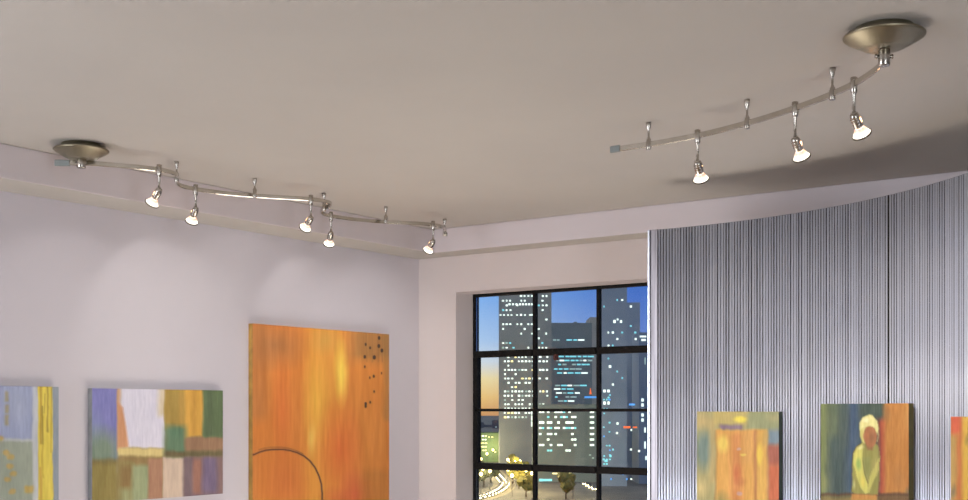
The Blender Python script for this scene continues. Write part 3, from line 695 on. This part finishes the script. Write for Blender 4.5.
def along(sv):
    for i in range(len(cum) - 1):
        if cum[i + 1] >= sv:
            t = (sv - cum[i]) / (cum[i + 1] - cum[i]); return gp[i].lerp(gp[i + 1], t), (gp[i + 1] - gp[i]).normalized()
    return gp[-1], (gp[-1] - gp[-2]).normalized()
NC = 70
for k in range(NC):
    c = car0 if k == 0 else copy_tree(car0)
    p, d = along(cum[-1] * (k + .5) / NC); sd = Vector((-d.y, d.x, 0))
    c.location = p + sd * (1.7 if k % 2 else -1.7) + Vector((0, 0, .15))
    f_ = -d if -d.dot(Vector((sn, -cs, 0))) > 0 or True else d
    c.rotation_euler = (0, 0, math.atan2(f_.y, f_.x) + R(90))
    if k % 9 == 4 and k < 55:
        hl = bpy.data.lights.new('headlight_beam', 'POINT'); hl.energy = 5200; hl.color = (1, .86, .58); hl.shadow_soft_size = .5
        ho = bpy.data.objects.new('headlight_beam', hl); COL.objects.link(ho); ho.parent = c; ho.location = (0, -3.5, 3.0)
for x, y, a in ((586.5, 484.8, -35), (589, 486.6, -30), (592, 488.6, -25), (595.5, 490.2, -20), (599, 491.4, -10)):
    c = copy_tree(car0); c.location = on_z(x, y, GZ); c.rotation_euler = (0, 0, YAW + R(a)); c['label'] = 'car with headlights on in a short arc below the right tower'; c['group'] = 'cars below the right tower'
# street lamps
M_post = smat('lamp_post_grey', (90, 90, 90), (104, 104, 104), .5)
sl0 = empty('street_lamp'); tag(sl0, 'street lamp with a glowing warm lantern in the city below', 'street lamp', 'street lamps in the city')
MB().lathe([(.16, 0), (.12, 8), (.10, 9)], seg=10).build('lamp_post', M_post, sl0)
MB().lathe([(.3, 9), (.75, 9.4), (.75, 10.1), (.25, 10.6)], seg=12).build('lantern', E_lamp, sl0)
spots = [(481, 495, 0), (490, 491, 0), (508, 489, 1), (510, 480, 1), (508, 476, 1), (515, 479, 1), (487, 468, 0), (493, 463, 0), (485, 460, 0), (480, 465, 0), (516, 486, 1), (520, 478, 1),
         (532, 494, 0), (481, 475, 0), (483, 488, 0), (512, 497, 1), (490, 455, 0), (497, 457, 0), (501, 461, 0), (573, 498, 0), (526, 490, 0), (478, 471, 0)]
for k, (x, y, _) in enumerate(spots):
    s_ = sl0 if k == 0 else copy_tree(sl0); s_.location = on_z(x, y, GZ)
    if k % 3 or k in (3, 18): continue
    ld = bpy.data.lights.new('lantern_light', 'POINT'); ld.energy = 14000; ld.color = (1, .78, .38); ld.shadow_soft_size = .8
    lo = bpy.data.objects.new('lantern_light', ld); COL.objects.link(lo); lo.parent = s_; lo.location = (0, 0, 11.6)
# trees
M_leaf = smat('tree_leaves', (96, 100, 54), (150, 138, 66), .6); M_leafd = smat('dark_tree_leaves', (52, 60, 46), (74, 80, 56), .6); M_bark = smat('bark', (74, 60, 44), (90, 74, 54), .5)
def tree(px, py, h, w_, mat, label, group):
    r0 = empty('tree', on_z(px, py, GZ)); tag(r0, label, 'tree', group)
    MB().lathe([(.35, 0), (.22, h * .5)], seg=8).build('trunk', M_bark, r0)
    rd = random.Random(int(px * 7 + py)); bm = bmesh.new()
    for k in range(9):
        a = rd.uniform(0, 6.28); q = rd.uniform(0, w_ * .28); z = h * rd.uniform(.45, .85); s_ = w_ * rd.uniform(.22, .34)
        g = bmesh.ops.create_icosphere(bm, subdivisions=2, radius=s_)['verts']
        for v in g: v.co = v.co * (1 + rd.uniform(-.22, .22)) + Vector((q * math.cos(a), q * math.sin(a), z))
    me = bpy.data.meshes.new('tree_crown'); bm.to_mesh(me); bm.free(); link('tree_crown', me, r0, mat)
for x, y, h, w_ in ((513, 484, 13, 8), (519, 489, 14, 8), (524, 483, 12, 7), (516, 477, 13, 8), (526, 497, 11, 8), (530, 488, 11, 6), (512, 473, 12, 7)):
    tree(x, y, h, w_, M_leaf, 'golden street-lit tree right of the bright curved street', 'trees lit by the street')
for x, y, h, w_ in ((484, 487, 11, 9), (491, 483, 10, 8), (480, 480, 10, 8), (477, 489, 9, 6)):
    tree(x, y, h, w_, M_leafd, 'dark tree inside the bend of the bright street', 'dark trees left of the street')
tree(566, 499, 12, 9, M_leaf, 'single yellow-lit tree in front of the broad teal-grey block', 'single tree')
